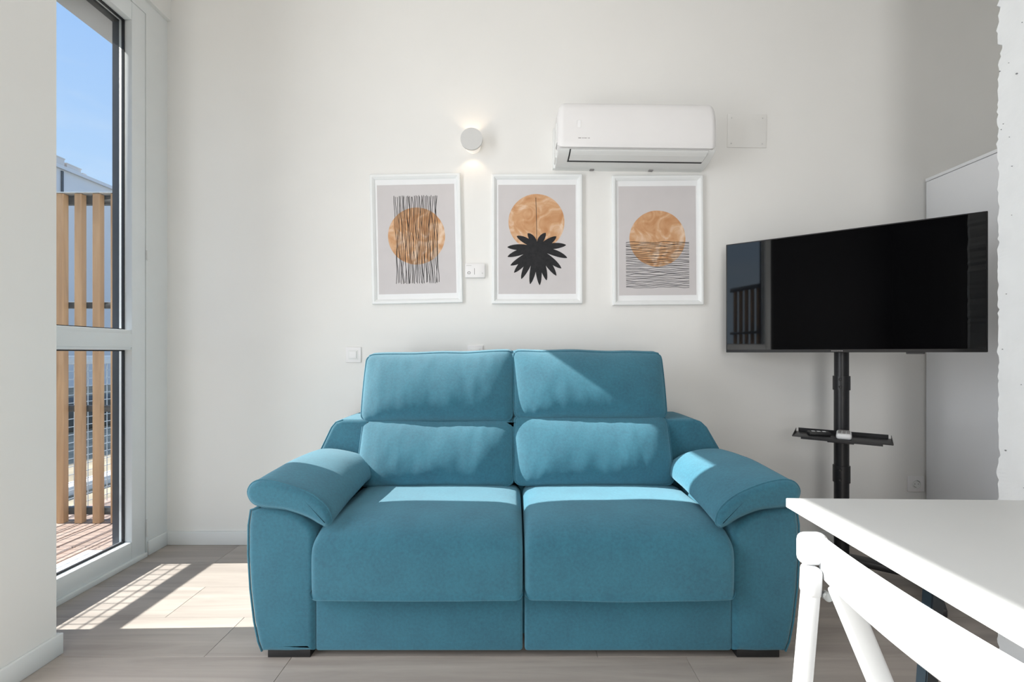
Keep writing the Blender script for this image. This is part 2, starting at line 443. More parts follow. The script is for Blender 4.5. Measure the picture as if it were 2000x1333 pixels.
w1 = window('window_1', 1.662, 2.386, 1.745, 2.302)
box('hinge', XL, XL+.010, 2.386, 2.393, .10, .19, M['white_plastic2'], w1, bev=.002)
box('hinge', XL, XL+.010, 2.386, 2.393, 1.53, 1.58, M['white_plastic2'], w1, bev=.002)
window('window_2', -.95, 1.27, -.86, 1.20, (.17,))
for wn, js in ((w1, ((1.652, 1.668), (2.380, 2.400))),):  # backing added in the frame joints to block leaking sun
    for a, b in js: box('leak_backing', -1.985, -1.915, a, b, .0, 2.80, M['lamp_grey'], wn)
    box('leak_backing', -1.985, -1.915, 1.65, 2.40, 2.795, 2.812, M['lamp_grey'], wn)
struct(box('trim_1', -2.00, -1.966, 1.60, 2.56, 2.70, 2.76, M['gasket']))

# overhang and terrace outside
struct(box('roof_overhang', -2.21, -1.99, -1.6, 3.3, 2.75, 3.0, M['concrete']), 'grey concrete overhang above the window')
dk = struct(box('terrace_floor', -3.02, -1.99, -1.35, 4.6, -.20, -.045, M['deck_base']), 'deck of brown boards outside the window')
x = -3.00; shared = None
while x < -2.13:
    for (ya, yb) in ((-1.33, .62), (.625, 2.55), (2.555, 4.58)):
        bm = bmesh.new(); bx(bm, 0, .088, 0, yb-ya, -.022, 0, .003, 1)
        o = obj('deck_board', bm, M['deck'], dk); o.location = (x, ya, -.022)
    x += .096
def fence(y, label):
    t = thing('slatted_fence', label, 'fence', (0, y, 0))
    me = None; x = -2.759-.1135*1
    while x < -2.02:
        if me is None:
            bm = bmesh.new(); bx(bm, 0, .0445, 0, .037, -.02, 2.052, .002, 1)
            o = obj('slat', bm, M['slat'], t); me = o.data
        else: o = link('slat', me, None, t)
        o.location = (x, .003, 0); x += .1135
    for (za, zb) in ((1.998, 2.05), (1.335, 1.375), (.675, .715), (.02, .065)):
        box('rail', -2.90, -2.0, .048, .08, za, zb, M['grey_metal'], t, bev=.002)
    box('top_cap', -2.90, -2.0, -.004, .085, 2.0545, 2.060, M['galv'], t)
    return t
fence(2.90, 'timber slat privacy fence outside the window, seen through the glass')
fence(-1.25, 'timber slat fence at the hidden end of the terrace, mirrored in the television')
rl = thing('mesh_railing', 'galvanised wire mesh railing along the edge of the terrace', 'railing', (-2.955, 0, 0))
box('top_rail', -.02, .02, -1.35, 7.5, .975, 1.03, M['galv'], rl, bev=.004)
bm = bmesh.new()
yy = -1.34
while yy < 7.5:
    bx(bm, -.002, .002, yy-.002, yy+.002, -.1, .98); yy += .05
zz = -.08
while zz < .97:
    bx(bm, -.002, .002, -1.35, 7.5, zz-.002, zz+.002); zz += .053
o = obj('wire_mesh', bm, M['galv'], rl); o['kind'] = 'stuff'
for yp in (-1.3, .1, 1.42, 2.96, 4.4, 5.9, 7.4):
    box('post', -.05, -.02, yp-.02, yp+.02, -.2, .98, M['galv'], rl, bev=.003)
struct(box('ground', -60, -3.02, -40, 60, -.62, -.5, M['ground']), 'dry ground beyond the terrace')
tag(box('kerb', -5.0, -4.8, -6, 14, -.5, -.40, M['kerb'], bev=.01), 'white kerb across the dry ground beyond the terrace', 'kerb')
tag(box('hedge', -9.6, -8.6, -4, 26, -.5, .1, M['hedge'], bev=.1, seg=3), 'low dark hedge in front of the grey building', 'hedge')
bd = thing('apartment_building', 'grey building with chimneys seen over the slatted fence', 'building', (-20, 18, -.5))
box('facade', -8, 0, -30, 30, 0, 9.67, M['facade'], bd)
box('parapet', -8.1, .12, -30.1, 30.1, 9.67, 9.82, M['facade'], bd)
box('downpipe', .0, .07, 2.42, 2.49, 0, 9.6, M['grey_metal'], bd)
def stack(y0, y1, h):
    c = box('chimney', -2.2, -.35, y0, y1, 9.82, h, M['facade2'], bd)
    box('chimney_cap', -2.22, -.33, y0-.02, y1+.02, h, h+.05, M['facade2'], c)
stack(1.9, 2.95, 10.30); stack(3.07, 3.75, 10.16); stack(3.85, 4.0, 10.0)

# ------------------------------------------------------------------ rough pillar on the right
def pillar():
    t = sempty('pillar', 'rough white plastered pillar at the right edge', (1.69, 1.622, 0))
    bm = bmesh.new()
    NZ, NY = 260, 8
    x0 = 0.0
    ring = []
    for k in range(NZ+1):
        z = ZC*k/NZ
        j = .007*noise.noise(Vector((0, 0, z*7)))+.008*noise.noise(Vector((3, 1, z*26)))+.007*noise.noise(Vector((5, 2, z*70)))
        if noise.noise(Vector((9, 4, z*22))) > .40: j -= .008
        row = []
        for (a, b) in ((.32, j), (.012, j+.001), (.0, j-.006), (0, -.05), (0, -.55), (.32, -.55)):
            row.append(bm.verts.new((a+.0025*noise.noise(Vector((b*30, z*11, a*9))), b, z)))
        ring.append(row)
    for A, B in zip(ring, ring[1:]):
        for i in range(6):
            q = (i+1) % 6; bm.faces.new((A[i], A[q], B[q], B[i]))
    bm.faces.new(ring[0]); bm.faces.new(ring[-1][::-1])
    obj('plaster_shaft', bm, M['plaster'], t)
    bm = bmesh.new(); rnd = random.Random(5)
    for k in range(15):
        y, z, r = rnd.uniform(-.10, -.010), rnd.uniform(.6, 2.2), rnd.choice((.0010, .0014, .0019, .0025))
        cyl(bm, (-.0025, y, z), (.004, y, z), r, r*.8, 8)
    o = obj('air_holes', bm, M['pit'], t); o['kind'] = 'stuff'
pillar()

# ------------------------------------------------------------------ wardrobe
wd = thing('wardrobe', 'pale grey wardrobe standing behind the television against the right wall', 'wardrobe', (2.253, 2.532, 0))
box('carcass', .019, .60, -1.80, -.0, .06, 1.985, M['wardrobe'], wd)
box('plinth', .05, .58, -1.80, -.0, 0, .06, M['wardrobe'], wd)
box('top_panel', -.002, .60, -1.80, 0, 1.987, 2.003, M['wardrobe'], wd, bev=.001)
for k in range(4):
    box('door', 0, .018, -.448-.45*k, -.002-.45*k, .064, 1.984, M['wardrobe'], wd, bev=.001)

# ------------------------------------------------------------------ sofa
SO = thing('sofa', 'teal velvet two seat sofa with raised headrests standing by the white wall', 'sofa', (.033, 1.58, 0))
V = M['velvet']
def nz3(p, s, seed=0.): return noise.noise(Vector((p.x*s+seed, p.y*s+seed*1.3, p.z*s)))

for sgn in (-1, 1):
    # arm body: front outline swept to the back
    pr = [(-.716, .028), (-.80, .025), (-.898, .026), (-.911, .06), (-.925, .13), (-.938, .24), (-.945, .36), (-.944, .46), (-.936, .512),
          (-.905, .521), (-.86, .518), (-.81, .508), (-.765, .488), (-.728, .455), (-.716, .425), (-.716, .22)]
    pr = [(p[0] if sgn < 0 else -p[0], p[1]) for p in pr]
    src = pr
    dense = []
    for i in range(len(src)):
        a, b = Vector(src[i]), Vector(src[(i+1) % len(src)])
        k = max(1, int((b-a).length/.02))
        for s in range(k): dense.append(a.lerp(b, s/k))
    bm = loft(dense, 0, .86, .022, 'y', smooth_prof=False, nseg=8)
    arm = obj('arm', bm, V, SO, angle=50)
    # welt down the outer front edge
    wp = [Vector((p[0], .008, p[1])) for p in pr[2:10]]
    bm = bmesh.new(); tube(bm, wp, .0035, 6)
    obj('welt', bm, V, arm, smooth=True)
    # arm pad
    pp = [(-.668, .458), (-.652, .474), (-.668, .520), (-.722, .566), (-.80, .600), (-.875, .617), (-.918, .610), (-.938, .580), (-.925, .545),
          (-.890, .528), (-.807, .518), (-.735, .492), (-.69, .466)]
    pp = [((p[0] if sgn < 0 else -p[0]), p[1]) for p in pp]
    def wpad(co):
        f = max(0, min(1, (co.y+.02)/.52))
        co = co.copy()
        inn = max(0, min(1, (abs(co.x)-.64)/.28))
        co.z += .045*f*(1-inn) + .012*math.sin(f*PI) + .004*nz3(co, 7, 2)
        return co
    bm = loft(pp, -.022, .53, .020, 'y', n=80, nseg=18, r_end=.05, warp=wpad)
    pad = obj('arm_pad', bm, V, SO, smooth=True)
    seam = [wpad(Vector((p.x, -.006, p.y))) for p in resample([Vector(q) for q in pp], 90)]
    bm = bmesh.new(); tube(bm, seam, .0032, 6, closed=True)
    obj('seam', bm, V, pad, smooth=True)
    box('foot', *sorted((sgn*.735, sgn*.882)), .015, .10, 0, .03, M['black'], SO, bev=.002)
    box('foot', *sorted((sgn*.735, sgn*.882)), .72, .80, 0, .03, M['black'], SO, bev=.002)

# back frame with angled wings
bp_ = [(-.93, .20), (-.932, .50), (-.926, .600), (-.872, .712), (-.852, .736), (-.82, .746), (-.70, .746), (-.69, .735), (-.69, .46), (.645, .46), (.645, .735), (.655, .746), (.79, .746), (.825, .736), (.85, .712), (.915, .600), (.925, .50), (.93, .20)]
dense = []
for i in range(len(bp_)):
    a, b = Vector(bp_[i]), Vector(bp_[(i+1) % len(bp_)]); k = max(1, int((b-a).length/.04))
    for s in range(k): dense.append(a.lerp(b, s/k))
bk = obj('back_frame', loft(dense, .54, .84, .018, 'y', smooth_prof=False, nseg=4), V, SO, angle=50)
for sl in (slice(1, 6), slice(12, 17)):
    bm = bmesh.new(); tube(bm, [(p[0], .547, p[1]-.004) for p in bp_[sl]], .003, 6); obj('welt', bm, V, bk, smooth=True)

box('back_panel', -.685, .64, .59, .838, .20, .742, V, SO, bev=.015, seg=3)
# seats and base panels
for (xa, xb, pa, pb) in ((-.7185, -.0035, -.716, -.0035), (.0035, .7115, .0035, .716)):
    box('base_panel', pa, pb, .010, .07, .024, .26, V, SO, bev=.010, seg=3)
    pf = [(-.018, .222), (-.030, .235), (-.034, .30), (-.033, .37), (-.018, .418), (.022, .450), (.085, .468), (.17, .473), (.32, .470), (.50, .466),
          (.515, .45), (.515, .30), (.505, .226), (.25, .222)]
    hw, xc = (xb-xa)/2, (xa+xb)/2
    def wseat(co, xc=xc, hw=hw):
        co = co.copy(); q = (co.x-xc)/hw
        top = max(0, min(1, (co.z-.36)/.08))
        co.z += top*(.010*(1-q*q)-.004-.020*abs(q)**9) + .003*nz3(co, 6, xc*10)
        front = max(0, min(1, (.05-co.y)/.08))
        co.y -= front*.008*(1-q*q)
        return co
    bm = loft(pf, xa, xb, .026, 'x', n=96, nseg=24, warp=wseat, rseg=7)
    st = obj('seat_cushion', bm, V, SO, smooth=True)
box('seat_deck', -.716, .716, .07, .60, .05, .222, V, SO)

def cushion(name, xa, xb, z0, z1, y_bot, y_top, d, seed, top_bias=(0, 0), roll=1.0):
    """plump boxed cushion: front face bulges, leans back, soft creases, welt along the front seam"""
    w, h = (xb-xa), (z1-z0); xc, zc = (xa+xb)/2, (z0+z1)/2
    NA, NB, NC = 44, 28, 8
    rc = .16   # corner rounding in units of the half height
    def shape(a, b, c):
        # round the corners of the outline
        ax, bz = a*w/2, b*h/2; R = .028
        ex, ez = abs(ax)-(w/2-R), abs(bz)-(h/2-R)
        if ex > 0 and ez > 0:
            mlen = max(ex, ez); l = math.hypot(ex, ez)
            if l > 1e-9:
                k = mlen/l; ex, ez = ex*k, ez*k
            ax = math.copysign(w/2-R+ex, ax); bz = math.copysign(h/2-R+ez, bz)
        T = d/2*(.30+.70*((1-abs(a)**3.6*.97)*(1-abs(b)**2.0*.97))**.5)
        y = c*T
        # boxed edge is slightly convex
        side = 1-c*c
        if abs(a) > .98: ax += math.copysign(.010*side, ax)
        if abs(b) > .98: bz += math.copysign(.010*side, bz)
        f = (b+1)/2
        if name == 'headrest_cushion': ax *= 1+.022*f
        P = Vector((xc+ax, y_bot+(y_top-y_bot)*f+y, zc+bz))
        # sagging top edge
        P.z += f*(top_bias[0]*(1-(a+1)/2)+top_bias[1]*(a+1)/2)+.006*f*noise.noise(Vector((a*2.1+seed, seed, 0)))
        if c < 0:
            n1 = noise.noise(Vector((P.x*16+seed, P.z*7, seed)))
            n2 = noise.noise(Vector((P.x*34+seed, P.z*13, seed+4)))
            ed = (1-abs(a)**6)*(1-abs(b)**6)
            P.y += ed*(.0040*n1+.0030*n2)
            # gathers pulling from the welt
            P.y += .0035*math.sin(a*38+seed+2*noise.noise(Vector((a*4, b*3, seed))))*(max(0, abs(b)-.35)/.65)**1.5*ed
        return P
    bm = bmesh.new(); cache = {}
    def vert(i, j, k):
        key = (i, j, k)
        if key not in cache:
            a = -1+2*i/NA; b = -1+2*j/NB; c = -1+2*k/NC
            # denser near edges
            a = math.sin(a*PI/2)*.35+a*.65; b = math.sin(b*PI/2)*.35+b*.65
            cache[key] = bm.verts.new(shape(a, b, c))
        return cache[key]
    for i in range(NA):
        for j in range(NB):
            for k in (0, NC):
                bm.faces.new((vert(i, j, k), vert(i+1, j, k), vert(i+1, j+1, k), vert(i, j+1, k)))
    for i in range(NA):
        for k in range(NC):
            for j in (0, NB):
                bm.faces.new((vert(i, j, k), vert(i+1, j, k), vert(i+1, j, k+1), vert(i, j, k+1)))
    for j in range(NB):
        for k in range(NC):
            for i in (0, NA):
                bm.faces.new((vert(i, j, k), vert(i, j+1, k), vert(i, j+1, k+1), vert(i, j, k+1)))
    path = []
    N = 60
    for s in range(N): path.append(shape(-1+2*s/N, 1, -1))
    for s in range(N//2): path.append(shape(1, 1-4*s/N, -1))
    for s in range(N): path.append(shape(1-2*s/N, -1, -1))
    for s in range(N//2): path.append(shape(-1, -1+4*s/N, -1))
    cu = obj(name, bm, V, SO, smooth=True)
    bm = bmesh.new(); tube(bm, path, .0042, 6, closed=True)
    obj('welt', bm, V, cu, smooth=True)
    return cu
cushion('lumbar_cushion', -.727, -.038, .466, .742, .505, .605, .27, 1.3)
cushion('lumbar_cushion', -.030, .670, .470, .760, .505, .605, .27, 5.1)
cushion('headrest_cushion', -.738, -.043, .738, 1.043, .600, .715, .28, 8.7, (-.004, .014))
cushion('headrest_cushion', -.030, .670, .752, 1.050, .600, .715, .28, 12.9, (.010, .0))

# ------------------------------------------------------------------ framed prints
LAY = [0]
def ribbon(bm, pts, w0, y, w1=None):
    """flat inked stroke in the x-z plane"""
    LAY[0] = (LAY[0]+1) % 32; y -= LAY[0]*.00001
    pts = [Vector(p) for p in pts]; L_, R_ = [], []; n = len(pts)
    for i, p in enumerate(pts):
        d = pts[min(i+1, n-1)]-pts[max(i-1, 0)]; d.normalize(); q = Vector((-d.y, d.x))
        ww = w0 if w1 is None else w1(i/(n-1))
        L_.append(bm.verts.new((p.x+q.x*ww, y, p.y+q.y*ww))); R_.append(bm.verts.new((p.x-q.x*ww, y, p.y-q.y*ww)))
    for i in range(n-1): bm.faces.new((L_[i], L_[i+1], R_[i+1], R_[i]))
def picture(label, cx, cz, roll, kind):
    t = thing('framed_print', label, 'picture', (cx, WB, cz), (0, roll, 0), 'framed prints in a row on the wall')
    w, h, fw = .247, .3535, .026
    bm = bmesh.new()
    # mitred moulding: outer, raised lip, inner bevel
    lv = [(0, 0), (0, -.020), (.004, -.024), (.013, -.024), (fw-.004, -.016), (fw, -.010), (fw, 0)]
    rings = []
    for ins, y in lv:
        rings.append([bm.verts.new((sx_*(w-ins), y, sz*(h-ins))) for sx_, sz in ((-1, -1), (1, -1), (1, 1), (-1, 1))])
    for A, B in zip(rings, rings[1:]+rings[:1]):
        for i in range(4):
            j = (i+1) % 4; bm.faces.new((A[i], A[j], B[j], B[i]))
    obj('frame', bm, M['frame_white'], t)
    box('mount', -(w-fw), w-fw, -.008, -.003, -(h-fw), h-fw, M['mount'], t)
    pw, ph = .2115, .2985
    box('paper', -pw, pw, -.0086, -.008, -ph, ph, M['paper'], t)
    S_ = .002785
    def circ(px, py, r):
        bm = bmesh.new(); rr = r*S_
        vs = [bm.verts.new((px*S_+rr*math.cos(a)*(1+.006*noise.noise(Vector((math.cos(a)*3, math.sin(a)*3, px)))), -.0090,
                            py*S_+rr*math.sin(a)*(1+.006*noise.noise(Vector((math.cos(a)*3, math.sin(a)*3, 7))))))
              for a in [2*PI*k/72 for k in range(72)]]
        bm.faces.new(vs); o = obj('sun_disc', bm, M['water'], t)
    bm = bmesh.new(); rnd = random.Random(kind*11+3)
    if kind == 1:
        circ(0, 6, 56)
        for k in range(31):
            x0 = (-41+82*k/30)*S_+rnd.uniform(-.002, .002)
            pts = []; ph1, ph2 = rnd.uniform(0, 6), rnd.uniform(0, 6)
            top, bot = (85+rnd.uniform(-2, 1))*S_, (-87+rnd.uniform(-1, 2))*S_
            for s in range(33):
                f = s/32; z = top+(bot-top)*f
                pts.append((x0+.0028*math.sin(f*rnd_f(k)+ph1)+.0018*math.sin(f*19+ph2)+f*.003, z))
            ribbon(bm, pts, .0013, -.0094)
    elif kind == 2:
        circ(-1, 34, 55)
        c = Vector((0, -17*S_))
        ribbon(bm, [(-.006+.004*math.sin(s/12*2.2), (82-100*s/12)*S_) for s in range(13)], .0013, -.0094)
        leaf = [(-28, 42), (-8, 44), (20, 46), (42, 50), (62, 56), (88, 62), (112, 66), (132, 72), (152, 77), (168, 80), (186, 80),
                (204, 80), (224, 74), (244, 66), (268, 60), (292, 56), (314, 50), (334, 45), (352, 35)]
        angs = [(58, 34), (30, 44), (3, 57), (-17, 62), (-38, 62), (-55, 66), (-72, 66), (-88, 73), (-103, 72), (-118, 68), (-132, 66), (-146, 62),
                (-163, 60), (178, 58), (153, 46), (125, 34)]
        for a, ln in angs:
            a = math.radians(a+rnd.uniform(-3, 3)); d = Vector((math.cos(a), math.sin(a))); q = Vector((-d.y, d.x)); b_ = rnd.uniform(-5, 5)
            pts = [c+(d*ln*s/14+q*b_*math.sin(PI*s/14*.8)*.6)*S_ for s in range(15)]
            ribbon(bm, pts, 0, -.0094, lambda f: S_*(.6+7.0*max(0, math.sin(PI*min(1, f*.94+.06)))**.75*(.55+.45*f)))
        vs = [bm.verts.new((c.x+9*S_*math.cos(x_)*(1+.2*math.sin(5*x_)), -.0094, c.y-4*S_+8*S_*math.sin(x_))) for x_ in [2*PI*k/20 for k in range(20)]]
        bm.faces.new(vs)
    else:
        circ(0, 4, 55)
        for k in range(29):
            z0 = (-3-89*k/28)*S_+rnd.uniform(-.001, .001)
            pts = []; ph1, ph2 = rnd.uniform(0, 6), rnd.uniform(0, 6); q1, q2 = rnd.uniform(7, 13), rnd.uniform(17, 26)
            for s in range(41):
                f = s/40
                pts.append(((-62+124*f)*S_, z0+.0022*math.sin(f*q1+ph1)+.0013*math.sin(f*q2+ph2)))
            ribbon(bm, pts, .0010+.0004*rnd.random(), -.0094)
    obj('ink_drawing', bm, M['ink'], t)
    return t
def rnd_f(k): return 6+((k*37) % 11)*.7
S0 = WB/904*.993
picture('framed print of vertical ink lines over a tan sun disc', (813-1004)*S0, 1.05-(466.5-690)*S0, math.radians(-1.2), 1)
picture('framed print of a black palm leaf hanging below a tan sun disc', (1049-1004)*S0, 1.05-(467-690)*S0, math.radians(-.1), 2)
picture('framed print of horizontal ink waves under a tan sun disc', (1285-1004)*S0, 1.05-(469.5-690)*S0, math.radians(-.4), 3)

# ------------------------------------------------------------------ air conditioner
AC = thing('air_conditioner', 'white split air conditioner mounted high on the wall above the prints', 'air conditioner', (.623, WB, 2.047), (0, math.radians(.75), 0))
hw = .405
def acbody(prof, x0, x1, r=.03):
    def wp(co):
        co = co.copy(); t = max(0, (co.z-.17)/.115); co.x *= 1-.026*t*t-.004*max(0, -co.y/.2-.5)
        return co
    return loft(prof, x0, x1, r, 'x', smooth_prof=False, nseg=4, rseg=8, warp=wp)
def densify(p, step=.012):
    out = []
    for i in range(len(p)):
        a, b = Vector(p[i]), Vector(p[(i+1) % len(p)]); k = max(1, int((b-a).length/step))
        for s in range(k): out.append(a.lerp(b, s/k))
    return out
front = [(-.004, .283), (-.13, .286), (-.165, .281), (-.185, .268), (-.196, .245), (-.203, .20), (-.207, .12), (-.206, .06), (-.200, .043), (-.185, .040), (-.03, .04), (-.004, .04)]
obj('front_panel', acbody(densify(front), -hw, hw, .034), M['white_plastic'], AC, angle=35)
lower = [(-.0, .0385), (-.192, .0385), (-.186, .032), (-.165, .020), (-.135, .011), (-.10, .004), (-.06, .0), (-.0, -.001)]
obj('lower_body', acbody(densify(lower), -hw+.004, hw-.004, .003), M['white_plastic2'], AC, angle=35)
box('chassis', -hw-.002, hw-.002, -.12, -.002, .02, .20, M['white_plastic2'], AC)
box('back_plate', -hw-.008, hw-.02, -.03, 0, .0, .22, M['white_plastic2'], AC, bev=.003)
# outlet: dark slot with the closed flap lying over most of it, both following the curved underside
curve = [(-.190, .0362), (-.186, .032), (-.176, .0260), (-.165, .020), (-.150, .0152), (-.135, .011), (-.120, .0078), (-.106, .0052)]
def curved_strip(name, pts, xa, xb, off, th, m):
    bm = bmesh.new(); rows = []; n = len(pts)
    for i, p in enumerate(pts):
        a, b = Vector(pts[max(0, i-1)]), Vector(pts[min(n-1, i+1)]); d = (b-a).normalized(); q = Vector((-d.y, d.x))
        if q.y > 0: q = -q
        f = i/(n-1); p = Vector(p); lo, hi = p+q*off, p+q*(off+th)
        x0, x1 = xa[0]+(xa[1]-xa[0])*f, xb[0]+(xb[1]-xb[0])*f
        rows.append([bm.verts.new((x, *c)) for x, c in ((x0, lo), (x1, lo), (x1, hi), (x0, hi))])
    for A, B in zip(rows, rows[1:]):
        for i in range(4): bm.faces.new((A[i], A[(i+1) % 4], B[(i+1) % 4], B[i]))
    bm.faces.new(rows[0]); bm.faces.new(rows[-1][::-1])
    return obj(name, bm, m, AC)
curved_strip('outlet_slot', curve, (-.340, -.345), (.366, .360), .0, .0012, M['black'])
curved_strip('flap', curve[:-2]+[(-.124, .0086)], (-.334, -.337), (.364, .357), .002, .003, M['white_plastic2'])
bm = bmesh.new()
for k, wdt in enumerate((.012, .006, .008, .010, .005, .009)):
    bx(bm, -.300+.010*k, -.300+.010*k+wdt*.8, -.2066, -.2056, .083, .0865)
obj('brand_mark', bm, M['ink_grey'], AC)
bm = bmesh.new(); bx(bm, -.308, -.288, -.2062, -.2035, .135, .175, .004, 2)
obj('display_window', bm, M['display'], AC)
for xx in (-.2, .12): box('latch', xx-.012, xx+.012, -.03, -.012, -.006, .0, M['ink_grey'], AC, bev=.002, seg=1)

# ------------------------------------------------------------------ wall lamp
LZ = 2.187; LX = (921-1004)/904*2.455
wl_ = thing('wall_lamp', 'round pale grey wall lamp glowing warm beside the air conditioner', 'lamp', (LX, WB, LZ))
bm = bmesh.new(); cyl(bm, (0, 0, 0), (0, -.060, 0), .043, .041, 40); obj('mount_cup', bm, M['cup_glow'], wl_, angle=40)
bm = bmesh.new(); cyl(bm, (0, -.060, 0), (0, -.074, 0), .034, .034, 32); obj('glowing_ring', bm, M['lamp_glow'], wl_, angle=40)
bm = bmesh.new(); cyl(bm, (0, -.074, 0), (0, -.088, 0), .0585, .0585, 48)
bmesh.ops.bevel(bm, geom=[e for e in bm.edges if len(e.link_faces) == 2 and any(len(f.verts) > 4 for f in e.link_faces)], offset=.003, segments=2, affect='EDGES')
obj('front_disc', bm, M['lamp_grey'], wl_, angle=40)
for up in (1, -1):
    d = bpy.data.lights.new('lamp_beam', 'SPOT'); o = bpy.data.objects.new('lamp_beam', d); COL.objects.link(o)
    d.energy = .3; d.color = (1, .74, .48); d.spot_size = math.radians(105); d.spot_blend = .5; d.shadow_soft_size = .012
    o.location = (LX, WB-.067, LZ+up*.048); o.rotation_euler = Vector((0, .35, up)).to_track_quat('-Z', 'Y').to_euler()
    o.parent = None

# ------------------------------------------------------------------ small wall fittings
def at_wall(u, v): return ((u-1004)*WB/904, 1.05-(v-690)*WB/904)
cx, cz = at_wall(928.5, 530)
th = thing('wall_controller', 'small white wall controller between the first and second framed prints', 'controller', (cx, WB, cz))
box('housing', -.054, .054, -.022, 0, -.039, .039, M['white_plastic'], th, bev=.004)
bm = bmesh.new(); bx(bm, -.047, -.020, -.0226, -.0219, .025, .029); obj('brand_mark', bm, M['lamp_grey'], th)
bm = bmesh.new()
tube(bm, [(-.033+.008*math.cos(a), -.0222, -.013+.006*math.sin(a)) for a in [2*PI*k/16 for k in range(16)]], .0014, 5, closed=True)
obj('dial_mark', bm, M['ink_grey'], th)
bm = bmesh.new(); bx(bm, -.0045, -.0022, -.0228, -.0216, -.022, .012); obj('slider', bm, M['ink_grey'], th)
bm = bmesh.new(); cyl(bm, (.040, -.0216, -.015), (.040, -.023, -.015), .0035, None, 12); obj('led', bm, M['lamp_grey'], th)

def switch(u, v, label):
    cx, cz = at_wall(u, v)
    t = thing('light_switch', label, 'switch', (cx, WB, cz), group='light switches on the wall')
    box('plate', -.042, .042, -.010, 0, -.042, .042, M['white_plastic'], t, bev=.002)
    box('surround', -.026, .026, -.0125, -.0095, -.026, .026, M['white_plastic2'], t, bev=.001)
    m_ = Matrix.Translation((0, -.0125, 0)) @ Matrix.Rotation(math.radians(3), 4, 'X')
    box('rocker', -.0195, .0195, -.005, .003, -.0195, .0195, M['white_plastic'], t, bev=.0015, mtx=m_)
switch(691, 693.5, 'white light switch on the wall at the left of the sofa headrest')
switch(928.5, 690, 'white light switch half hidden behind the top of the left headrest')
cx, cz = at_wall(1787, 945)
so = thing('wall_socket', 'white round-hole power socket low on the wall beside the wardrobe', 'socket', (cx, WB, cz))
box('plate', -.044, .044, -.010, 0, -.042, .042, M['white_plastic'], so, bev=.002)
bm = bmesh.new(); N = 36
rr = [(.0245, -.0125), (.0225, -.0130), (.0205, -.0125), (.0195, -.0105), (.0, -.0105)]
rings = [[bm.verts.new((r*math.cos(2*PI*k/N), y, r*math.sin(2*PI*k/N))) for k in range(N)] for r, y in [(.0255, -.0098)]+rr[:-1]]
for A, B in zip(rings, rings[1:]):
    for k in range(N): bm.faces.new((A[k], A[(k+1) % N], B[(k+1) % N], B[k]))
bm.faces.new(rings[-1]); obj('well', bm, M['white_plastic2'], so, angle=40)
bm = bmesh.new()
for sx_ in (-.0095, .0095): cyl(bm, (sx_, -.0101, 0), (sx_, -.0109, 0), .0026, None, 12)
for a0 in (.5, .5+PI): tube(bm, [(.0185*math.cos(a0+k*.16), -.011, .0185*math.sin(a0+k*.16)) for k in range(7)], .0016, 5)
obj('contact_holes', bm, M['ink_grey'], so)
cx, cz = at_wall(1458, 256.5)
pn = thing('access_panel', 'flush square access panel on the wall beside the air conditioner', 'panel', (cx, WB, cz), (0, math.radians(.8), 0))
box('cover', -.107, .107, -.0045, 0, -.0915, .0915, M['wall'], pn, bev=.0015)
for sx_ in (-.085, .085):
    for sz in (-.07, .07):
        bm = bmesh.new(); cyl(bm, (sx_, -.0044, sz), (sx_, -.0056, sz), .0042, .0035, 12); obj('screw', bm, M['lamp_grey'], pn)

# ------------------------------------------------------------------ television on its stand
TD = Vector((.802, -.598, 0)).normalized()
ang = math.atan2(TD.y, TD.x)
tvc = Vector((1.4895, 2.120, 1.053))
tv = thing('television', 'large black flat television on a pole stand near the wardrobe', 'television', tvc, (0, 0, ang))
hw_ = .4825
box('housing', -hw_, hw_, .0, .030, 0, .561, M['black'], tv, bev=.003)
box('rear_box', -.34, .34, .030, .066, .03, .36, M['black'], tv, bev=.01)
box('screen', -hw_+.006, hw_-.006, -.0012, .0008, .014, .5555, M['screen'], tv)
bm = bmesh.new()
for k in range(6): bx(bm, -.035+.0075*k-.05+.055, -.0295+.0075*k+.005, -.0014, .001, .005, .009)
obj('brand_mark', bm, M['ink_grey'], tv)
box('sensor', .235, .295, .002, .020, -.007, .001, M['black'], tv, bev=.002)

pol = Vector((1.574, 2.225, 0))
ts = thing('tv_stand', 'black wheeled floor stand carrying the television', 'stand', pol, (0, 0, ang))
BMt = M['black_metal']
bm = bmesh.new(); cyl(bm, (0, 0, .05), (0, 0, .93), .0310, None, 32); obj('lower_pole', bm, BMt, ts, angle=40)
bm = bmesh.new(); cyl(bm, (0, 0, .88), (0, 0, 1.52), .0300, None, 32); obj('upper_pole', bm, BMt, ts, angle=40)
for (za, zb) in ((.873, .940), (.43, .51)):
    bm = bmesh.new(); cyl(bm, (0, 0, za), (0, 0, zb), .0355, None, 32)
    c = obj('collar', bm, BMt, ts, angle=40)
    for z in (za+.016, zb-.016):
        d_ = Vector((-tvc.x*.35, -.8, 0)).normalized()
        bm = bmesh.new(); cyl(bm, (-.004, -.034, z), (-.004, -.040, z), .0065, .005, 12); obj('bolt', bm, M['black'], c)
box('mount_plate', -.11, .11, -.067, -.036, 1.18, 1.40, BMt, ts, bev=.003)
box('mount_arm', -.03, .03, -.040, .0, 1.22, 1.36, BMt, ts, bev=.003)
for s in (-1, 1):
    box('leg', s*.31-.025, s*.31+.025, -.36, .20, .052, .085, BMt, ts, bev=.006)
    for y in (-.33, .17):
        bm = bmesh.new(); cyl(bm, (s*.31-.018, y, .026), (s*.31+.018, y, .026), .026, None, 20)
        obj('caster', bm, M['black'], ts, angle=40)
box('crossbar', -.31, .31, -.035, .035, .053, .084, BMt, ts, bev=.006)
